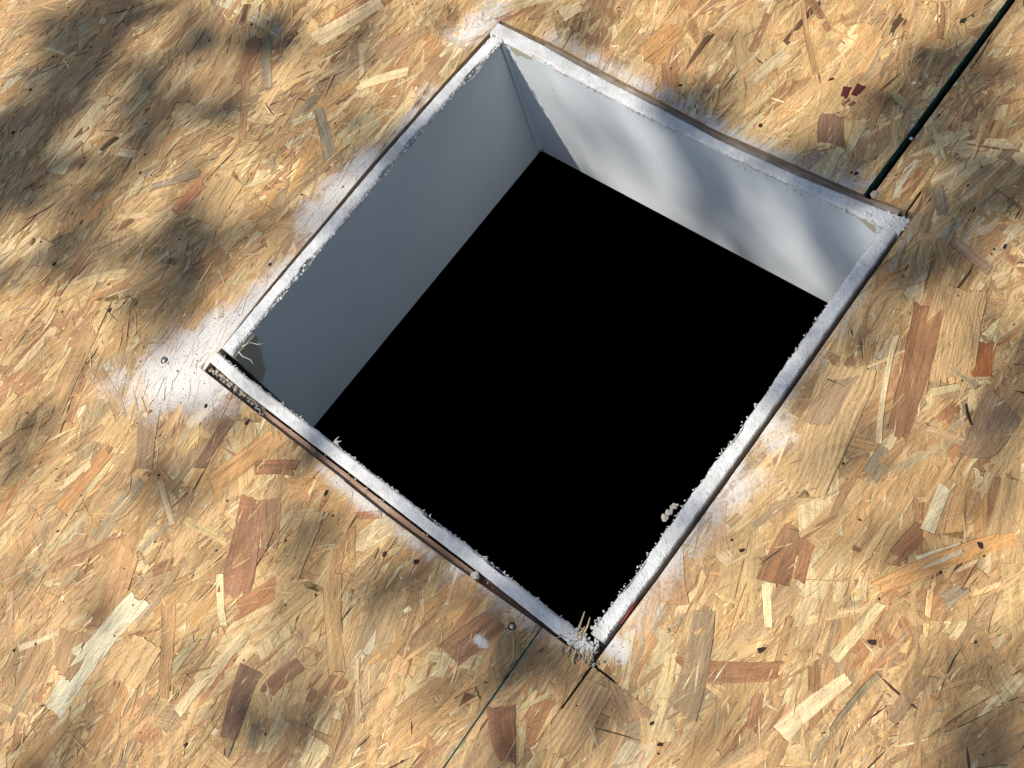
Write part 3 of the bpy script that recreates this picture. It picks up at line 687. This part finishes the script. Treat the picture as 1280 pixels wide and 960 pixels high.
# ---------------------------------------------------------------- framing under the sheets
def slab(name, poly, z0, z1, mat, label, loc):
    root = thing(name, label, 'framing board', loc)
    child('timber', prism('timber', mm(poly), z0, z1), mat, root)
    return root
inn = [(x, -LL_OUT(x)-1.7-0.5*noise.noise(Vector((x*0.03, 2, 0)))) for x in range(-122, 96, 6)]
out = [(x, LL_OSB(x)+0.35) for x in range(-122, 96, 6)]
deep = [(x, LL_OSB(x)+0.35) for x in range(92, 186, 6)]+[(x, -LL_OUT(x)-0.5) for x in range(182, 90, -6)]
low = [(x, LL_OSB(x)+0.35) for x in range(-184, -118, 6)]+[(x, -LL_OUT(x)-0.6) for x in range(-124, -190, -6)]
fb = slab('framing_board', out+inn[::-1], -0.150, -0.0046, M_LUMX, 'pinkish framing board showing in the gap beside the near drywall edge', (0, -0.19, -0.15))
child('timber', prism('timber', mm(deep), -0.148, -0.0092), M_LUMX, fb)
child('broken_end', prism('broken_end', mm(low), -0.02, -0.0078), M_LUMG, fb)
inn = [(x, TR_OUT(x)+0.6+0.3*noise.noise(Vector((x*0.04, 8, 0)))) for x in range(-140, 182, 6)]
out = [(x, TR_OSB(x)-0.35) for x in range(-140, 182, 6)]
slab('framing_board', inn+out[::-1], -0.150, -0.0035, M_LUMG, 'dull brown framing board behind the far upper right drywall edge', (0, 0.187, -0.15))
slab('framing_board', [(-188.2, -228), (192.5, -228), (192.5, -193.9), (-188.2, -193.9)], -0.150, -0.0112, M_LUMX, 'header timber hidden under the roof board along the near edge', (0, -0.21, -0.15))
slab('framing_board', [(-228, -1095), (-189.4, -1095), (-189.4, 1095), (-228, 1095)], -0.150, -0.0112, M_LUMY, 'rafter in the thin dark gap along the left drywall edge', (-0.209, 0, -0.15))
slab('framing_board', [(193.4, -1095), (231, -1095), (231, 1095), (193.4, 1095)], -0.150, -0.0112, M_LUMY, 'rafter in the dark gap along the right drywall edge', (0.209, 0, -0.15))

# ---------------------------------------------------------------- loose bits
def bit(name, label, cat, x, y, z, v, f, mat, group=None, rot=0.0, smooth=False, tilt=0.0):
    me = mesh_py(name, v, f, smooth)
    o = link(name, me, mat); o.location = (x/1000, y/1000, z/1000); o.rotation_euler = (tilt, 0, rot)
    return tag(o, label, cat, group)
def nail(x, y, label, r, mat=None):
    t = thing('nail', label, 'nail', (x/1000, y/1000, 0))
    prof = [(0.0, 0.45), (r*0.7, 0.42), (r*0.95, 0.25), (r, 0.0), (r*0.9, -0.25), (0.9, -0.5), (0.9, -9.0), (0.0, -11)]
    def lathe(pr, name):
        v, f = [], []; n = 20
        for a, z in pr:
            for k in range(n): q = 2*math.pi*k/n; v.append((max(a, 0.001)*math.cos(q)/1000, max(a, 0.001)*math.sin(q)/1000, z/1000))
        for i in range(len(pr)-1):
            for k in range(n): f.append((i*n+k, (i+1)*n+k, (i+1)*n+(k+1) % n, i*n+(k+1) % n))
        link(name, mesh_py(name, v, f, True), M_STEEL, t)
    lathe(prof[:6], 'nail_head'); lathe(prof[5:], 'shank')
    # crushed rim of wood round the head
    v, f = [], []; n = 24
    for k in range(n):
        q = 2*math.pi*k/n; w = 1+0.25*math.sin(3*q+x)
        for rad, z in ((r+0.1, -0.6), (r+0.35, 0.12), (r+0.8*w, 0.10), (r+1.0*w, -0.4)): v.append((rad*math.cos(q)/1000, rad*math.sin(q)/1000, z/1000))
    for k in range(n):
        k2 = (k+1) % n
        for j in range(4): f.append((k*4+j, k2*4+j, k2*4+(j+1) % 4, k*4+(j+1) % 4))
    link('crushed_rim', mesh_py('crushed_rim', v, f, True), M_FLECK, t)
    return t
nail(-219.9, -202.2, 'nail head set in the white dusty patch left of the opening', 2.0)
nail(132.9, -201.2, 'small shiny nail head below the near drywall edge', 1.7)
v, f = lump(0.0031, 4.2, 3, 0.75); bit('gypsum_crumb', 'pale lump of gypsum at the foot of the green seam', 'crumb', 156.5, 191.5, -1.6, v, f, M_RUB, rot=0.4)
v, f = lump(0.0013, 6.2, 2, 0.9); bit('gypsum_crumb', 'tiny white bead caught in the green edged seam', 'crumb', 154.2, 243.1, -0.5, v, f, M_GYP)
v, f = lump(0.0030, 8.8, 3, 0.7); bit('gypsum_crumb', 'grey white lump wedged between near drywall edge and roof board', 'crumb', 91.5, -189.6, -0.6, v, f, M_TORN, rot=1.0)
sp = Soup()
for i in range(22):
    q = i/21; vv, ff = lump(rr.uniform(0.0008, 0.0017)*(1.25-0.5*q), 40+i*1.9, 2, 0.9, 0.6)
    sp.add(vv, ff, Matrix.Translation((rr.gauss(0, 0.0008)-0.0018*q, (q-0.5)*0.0125, rr.gauss(0, 0.0005))))
o = link('gypsum_crumb', sp.mesh('gypsum_clump'), M_TORN); o.location = (0.1728, -0.0805, -0.0005); o.rotation_euler = (0, 0, -0.25)
tag(o, 'knobbly clump of gypsum clinging to the inner side of the right drywall edge', 'crumb')
def stick(pts, rad, n=5): return tube([Vector(p)/1000 for p in pts], [r_/1000 for r_ in rad], n)
v, f = stick([(0, 0, 0), (0.3, 2.6, 0.8), (0.9, 5.2, 1.2)], (0.9, 0.6, 0.2))
v2, f2 = stick([(0, 0, 0), (2.0, 1.6, 0.7), (3.6, 2.2, 1.2), (5.0, 3.9, 1.6)], (0.8, 0.6, 0.5, 0.15))
sp = Soup(); sp.add(v, f); sp.add(v2, f2)
v3, f3 = stick([(0, 0, 0), (3.4, 0.4, 0.2), (5.2, -0.9, 0.2)], (0.9, 0.7, 0.3)); sp.add(v3, f3)
o = link('paper_shred', sp.mesh('paper_shred'), M_TORN); o.location = (-0.056, -0.1745, -0.0004)
tag(o, 'forked shred of white paper sticking out over the dark hole', 'paper shred')
# strings of paper at the left corner
for k, (P0, lab) in enumerate((([(-172, -158, 0.2), (-168, -152, 0.6), (-162, -150, 0.4), (-157.5, -146, 0.2)], 'pale paper string reaching up from the left corner joint'),
                               ([(-171, -163, 0.2), (-165, -164, 0.7), (-158, -162.5, 0.2), (-153.5, -164, -0.6)], 'pale paper string lying along the near drywall edge at the left corner'))):
    v, f = stick(P0, (0.5, 0.35, 0.3, 0.15), 6); o = link('paper_string', mesh_py('paper_string', v, f, True), M_TORN)
    tag(o, lab, 'paper shred')
# splinters tangled at the front corner
rs = random.Random(8)
G = 'thin wood splinters tangled at the front corner of the opening'
for i in range(20):
    L = rs.uniform(4, 11); a = rs.gauss(R(110), 0.8); w = rs.uniform(0.3, 0.6); lift = rs.uniform(0.1, 1.2)
    n = 5; pts = [(L*(t/n-0.5), rs.gauss(0, 0.25)+0.8*math.sin(t/n*3), lift*t/n) for t in range(n+1)]
    v, f = stick(pts, [w*(0.5+0.5*math.sin(0.4+2.4*t/n)) for t in range(n+1)], 5)
    bit('wood_splinter', 'thin pale wood splinter in the tangle at the front corner', 'splinter', 182+rs.gauss(0, 6), -187+rs.gauss(0, 4), 0.4+rs.random()*1.2, v, f, M_SPLINT, G, a)
for pts, lab in (([(169.5, -178, 0), (168, -172, 1.5), (166.5, -166, 3.5)], 'left of two grey splinters standing up against the dark hole'),
                 ([(173.5, -178, 0), (173, -172, 1.5), (171.5, -167, 3.2)], 'right of two grey splinters standing up against the dark hole')):
    v, f = stick(pts, (0.9, 0.7, 0.35), 5); tag(link('wood_splinter', mesh_py('wood_splinter', v, f), M_SPLINT), lab, 'splinter')
# crumbs in the corner beside the splinters and in the gap at the left end
sp = Soup()
for i in range(85):
    vv, ff = lump(rs.uniform(0.0003, 0.0013), i*2.1, 1, 0.7); sp.add(vv, ff, Matrix.Translation(((181+rs.gauss(0, 7))/1000, (-187+rs.gauss(0, 3.5))/1000, rs.uniform(-0.2, 0.9)/1000)))
for i in range(80):
    vv, ff = lump(rs.uniform(0.0005, 0.0019), 100+i*2.1, 1, 0.7); x = rs.uniform(-184, -128); sp.add(vv, ff, Matrix.Translation((x/1000, (-LL_OUT(x)-rs.uniform(1.5, 5.5))/1000, rs.uniform(-7.8, -5.0)/1000)))
for i in range(60):
    vv, ff = lump(rs.uniform(0.0003, 0.0009), 200+i*2.1, 1, 0.7); x = rs.uniform(-120, 180); sp.add(vv, ff, Matrix.Translation((x/1000, (-LL_OUT(x)-rs.uniform(0.8, 5.0))/1000, rs.uniform(-4.8, -4.0)/1000)))
tag(link('gypsum_rubble', sp.mesh('gypsum_rubble'), M_RUB), 'fine gypsum and wood rubble in the gap and corners round the opening', 'rubble', kind='stuff')
# white dust grains over the dusty places
sp_v = []; cnt = 0
octv = np.array([(1, 0, 0), (-1, 0, 0), (0, 1, 0), (0, -1, 0), (0, 0, 1), (0, 0, -1)], float)
octf = [(0, 2, 4), (2, 1, 4), (1, 3, 4), (3, 0, 4), (2, 0, 5), (1, 2, 5), (3, 1, 5), (0, 3, 5)]
gr = np.random.default_rng(3); GV, GF = [], []
for x1, y1, x2, y2, r, s in DUST:
    n = int(60*s*(1+math.hypot(x2-x1, y2-y1)/0.03)*(r/0.016))
    for i in range(n):
        t = gr.random(); x = x1+(x2-x1)*t+gr.normal(0, r*0.75); y = y1+(y2-y1)*t+gr.normal(0, r*0.75)
        if -0.192 < x < 0.192 and -0.195 < y < 0.190: continue
        if 0.147 < x < 0.159: continue
        b = len(GV)*6; a = gr.uniform(0.00015, 0.00042)*(1+1.5*(gr.random() < 0.06))
        GV.append(octv*a*gr.uniform(0.6, 1.3, (6, 1))+np.array((x, y, 0.0001))); GF += [tuple(k+b for k in q) for q in octf]
tag(link('gypsum_dust', mesh_py('gypsum_dust', np.vstack(GV).tolist(), GF), M_GYP), 'white gypsum dust grains scattered round the cut opening', 'dust', kind='stuff')
# curled shavings
def shaving(x, y, rot, L, w, curl, mat, lab):
    v, f = [], []; n = 10
    for i in range(n+1):
        t = i/n; a = curl*t
        px = L*(math.sin(a)/curl if abs(curl) > 0.01 else t); pz = L*(1-math.cos(a))/curl*0.35 if abs(curl) > 0.01 else 0
        ww = w*(0.45+0.55*math.sin(math.pi*min(1, 0.12+t*0.95)))
        for dy, dz in ((-ww/2, 0), (ww/2, 0.15), (ww/2, 0.45), (-ww/2, 0.3)): v.append((px/1000, (dy+2.2*t*t)/1000, (pz+dz+0.15)/1000))
    for i in range(n):
        for k in range(4): f.append((i*4+k, i*4+(k+1) % 4, (i+1)*4+(k+1) % 4, (i+1)*4+k))
    f += [(3, 2, 1, 0), tuple(n*4+k for k in range(4))]
    bit('wood_shaving', lab, 'shaving', x, y, 0.0, v, f, mat, None, rot, True)
shaving(-298, 18, 0.3, 9, 1.4, 1.7, M_SPLINT, 'small pale curled shaving on the shaded board upper left of the opening')
shaving(-318, 20, -0.5, 17, 1.3, 0.6, M_SPLINT, 'long thin pale shaving lying just left of the small curl')
shaving(286, 84, -1.0, 16, 1.6, 0.6, M_FLECK, 'dark thin bark sliver on the right hand board')
v, f = stick([(188.6, -158, -2.5), (188.9, -151, -1.2), (188.7, -145, -1.0), (188.9, -139, -2.6)], (0.7, 0.8, 0.8, 0.6), 6)
tag(link('wire', mesh_py('wire', v, f, True), M_RED), 'short dark red wire in the gap beside the right drywall edge', 'wire')
v, f = stick([(-130, -189.2, -4), (-124, -188, -2.0), (-121, -190.5, -1.2), (-118, -189, -4)], (0.35, 0.4, 0.4, 0.3), 5)
tag(link('paper_string', mesh_py('paper_string', v, f, True), M_TORN), 'pale paper string hanging in the gap beside the near drywall edge', 'paper shred')

# ---------------------------------------------------------------- the dark room below, the ground, the tree whose shade falls on the roof
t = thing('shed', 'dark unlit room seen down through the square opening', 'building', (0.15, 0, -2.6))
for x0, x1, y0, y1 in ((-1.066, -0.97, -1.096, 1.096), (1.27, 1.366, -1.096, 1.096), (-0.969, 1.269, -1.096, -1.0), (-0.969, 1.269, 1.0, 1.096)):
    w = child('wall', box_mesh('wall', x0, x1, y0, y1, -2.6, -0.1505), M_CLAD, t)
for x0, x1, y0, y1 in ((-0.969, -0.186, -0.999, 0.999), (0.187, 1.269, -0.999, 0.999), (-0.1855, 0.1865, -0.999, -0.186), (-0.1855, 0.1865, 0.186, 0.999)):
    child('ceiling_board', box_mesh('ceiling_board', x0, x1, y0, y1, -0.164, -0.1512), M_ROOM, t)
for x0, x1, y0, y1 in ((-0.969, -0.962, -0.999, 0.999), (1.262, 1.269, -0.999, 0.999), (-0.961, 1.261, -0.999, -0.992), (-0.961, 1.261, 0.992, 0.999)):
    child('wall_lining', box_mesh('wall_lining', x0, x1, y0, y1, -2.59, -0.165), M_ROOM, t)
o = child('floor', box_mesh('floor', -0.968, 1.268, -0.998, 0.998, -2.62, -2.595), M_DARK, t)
me = bpy.data.meshes.new('ground'); bm = bmesh.new(); bmesh.ops.create_grid(bm, x_segments=60, y_segments=60, size=120)
for q in bm.verts:
    d = math.hypot(q.co.x, q.co.y); q.co.z = -2.66+(0.5*noise.noise(q.co*0.06) if d > 12 else 0)
bm.to_mesh(me); bm.free(); tag(link('ground', me, M_SOIL), kind='structure')

tr = thing('tree', 'leafy broadleaf tree standing beside the roof and dappling it with shade', 'tree', (-3.3, -3.9, -2.66))
def shade_at(x, y):
    m = np.full(len(x), BASE_SHADE)
    for cx, cy, a, b, ang, w in SHADE:
        c, s_ = math.cos(R(ang)), math.sin(R(ang)); dx, dy = x-cx, y-cy
        u = (dx*c+dy*s_)/a; v_ = (-dx*s_+dy*c)/b
        m = np.maximum(m, w*np.clip((1.3-np.hypot(u, v_))/0.45, 0, 1))
    out = (x < -0.68) | (x > 0.52) | (y < -0.57) | (y > 0.46)
    return np.where(out, 0.5, m)
tg = np.random.default_rng(17)
LV, LF = [], []
cen = np.array((-1.33, -2.08, 3.7)); rad = np.array((1.9, 1.9, 1.25))
lv = np.array([(0, 0, 0), (0.35, 0.38, 0.06), (0.72, 0.30, 0.05), (1, 0, -0.05), (0.72, -0.30, 0.05), (0.35, -0.38, 0.06), (0.5, 0, 0)], float)
lf = [(0, 6, 1), (1, 6, 2), (2, 6, 3), (3, 6, 4), (4, 6, 5), (5, 6, 0)]
N = 100000; TAU = 3.3
pts = tg.normal(0, 1, (N, 3)); pts /= np.linalg.norm(pts, axis=1)[:, None]; pts *= tg.random((N, 1))**(1/2.6); pts = cen+pts*rad
px, py = pts[:, 0]-SUN.x*pts[:, 2], pts[:, 1]-SUN.y*pts[:, 2]
dn = np.minimum(shade_at(px, py), 0.95)
tau = TAU*np.sqrt(np.maximum(0.2, 1-((px+0.087)/1.9)**2-((py+0.045)/1.9)**2))
inside = (px > -0.75) & (px < 0.6) & (py > -0.65) & (py < 0.55)
big = (~inside) & (tg.random(N) > 0.30)                    # away from the opening fewer, larger leaves are enough
keep = (tg.random(N) < -np.log(1-dn)/tau) & ~big
for p, ins in zip(pts[keep], inside[keep]):
    ln = tg.uniform(0.022, 0.045) if ins else tg.uniform(0.05, 0.075); th, ph = tg.uniform(0, 6.283), tg.normal(0, 0.6)
    E_ = Matrix.Rotation(th, 3, 'Z') @ Matrix.Rotation(ph, 3, 'Y') @ Matrix.Rotation(tg.normal(0, 0.6), 3, 'X')
    b = len(LV)*7
    LV.append((lv*ln) @ np.array(E_).T+p); LF += [tuple(k+b for k in q) for q in lf]
child('crown', mesh_py('crown', np.vstack(LV).tolist(), LF), M_LEAF, tr)
tv, tf = tube([(-3.3, -3.9, -2.7), (-3.2, -3.8, -1.2), (-3.05, -3.55, 0.4), (-2.8, -3.2, 1.8), (-2.6, -2.9, 2.6)], [0.19, 0.15, 0.13, 0.115, 0.10], 14)
child('trunk', mesh_py('trunk', tv, tf, True), M_BARK, tr)
rl = random.Random(12)
for i in range(9):
    a = i*0.7; end = Vector((cen[0]+rad[0]*0.8*math.cos(a), cen[1]+rad[1]*0.8*math.sin(a), cen[2]+rad[2]*rl.uniform(-0.2, 0.6)))
    st = Vector((-2.6, -2.9, 2.55)); pts_, rd = [], []
    for k in range(13):
        q = k/12; p = st.lerp(end, q)+Vector((0.12*noise.noise(Vector((i, q*3, 0))), 0.12*noise.noise(Vector((i, q*3, 5))), 0.25*math.sin(q*2.6)))
        r_ = 0.05*(1-q)+0.006
        x, y = p.x-SUN.x*p.z, p.y-SUN.y*p.z
        if -0.75 < x < 0.6 and -0.65 < y < 0.55: r_ = min(r_, 0.009)
        pts_.append(p); rd.append(r_)
    lv_, lf_ = tube(pts_, rd, 8); child('limb', mesh_py('limb', lv_, lf_, True), M_BARK, tr)
    sp = Soup()
    for k in range(22):
        p = pts_[rl.randint(3, 12)]; d = Vector((rl.gauss(0, 1), rl.gauss(0, 1), rl.gauss(0, 0.6))).normalized()*rl.uniform(0.3, 0.8)
        sp.add(*tube([p, p+d*0.5+Vector((0, 0, 0.04)), p+d], [0.004, 0.003, 0.0012], 5))
    tag(child('twigs', sp.mesh('twigs', True), M_BARK, tr), kind='stuff')
# unseen trees added to block low sky and even out the left shaft wall
for ti, (tx, ty, hh, wd, lab) in enumerate(((5.6, 1.8, 4.3, 2.4, 'unseen bushy tree added right of the shed to block low sky'), (4.4, -4.6, 4.0, 2.3, 'unseen bushy tree added at the front right to block low sky'),
                                       (3.2, 6.2, 4.6, 2.5, 'unseen bushy tree added behind the shed on the right to block low sky'), (-2.0, 7.0, 4.2, 2.4, 'unseen bushy tree added behind the shed on the left to block low sky'), (6.6, -1.4, 3.9, 2.2, 'unseen bushy tree added right of the shed by the front to block low sky'))):
    tt = thing('tree', lab, 'tree', (tx, ty, -2.66))
    tv, tf = tube([(tx, ty, -2.75), (tx+0.1, ty, -1.0), (tx, ty+0.1, 1.0), (tx+0.1, ty, hh*0.6)], [0.2, 0.15, 0.12, 0.03], 10); child('trunk', mesh_py('trunk', tv, tf, True), M_BARK, tt)
    LV2, LF2 = [], []; nn = 5200
    q = tg.normal(0, 1, (nn, 3)); q /= np.linalg.norm(q, axis=1)[:, None]; q *= tg.random((nn, 1))**(1/2.2)*(1+0.18*np.sin(5*q[:, :1]+ti)*np.cos(4*q[:, 1:2]))
    q = q*np.array((wd, wd, (hh+2.2)/2))+np.array((tx, ty, (hh-1.6)/2))
    for k, p in enumerate(q):
        E_ = Matrix.Rotation(tg.uniform(0, 6.283), 3, 'Z') @ Matrix.Rotation(tg.normal(0, 0.8), 3, 'Y')
        LV2.append((lv*tg.uniform(0.12, 0.24)) @ np.array(E_).T+p); LF2 += [tuple(m+k*7 for m in z) for z in lf]
    child('crown', mesh_py('crown', np.vstack(LV2).tolist(), LF2), M_LEAF, tt)
print('strands', len(strands), 'leaves', len(LV))
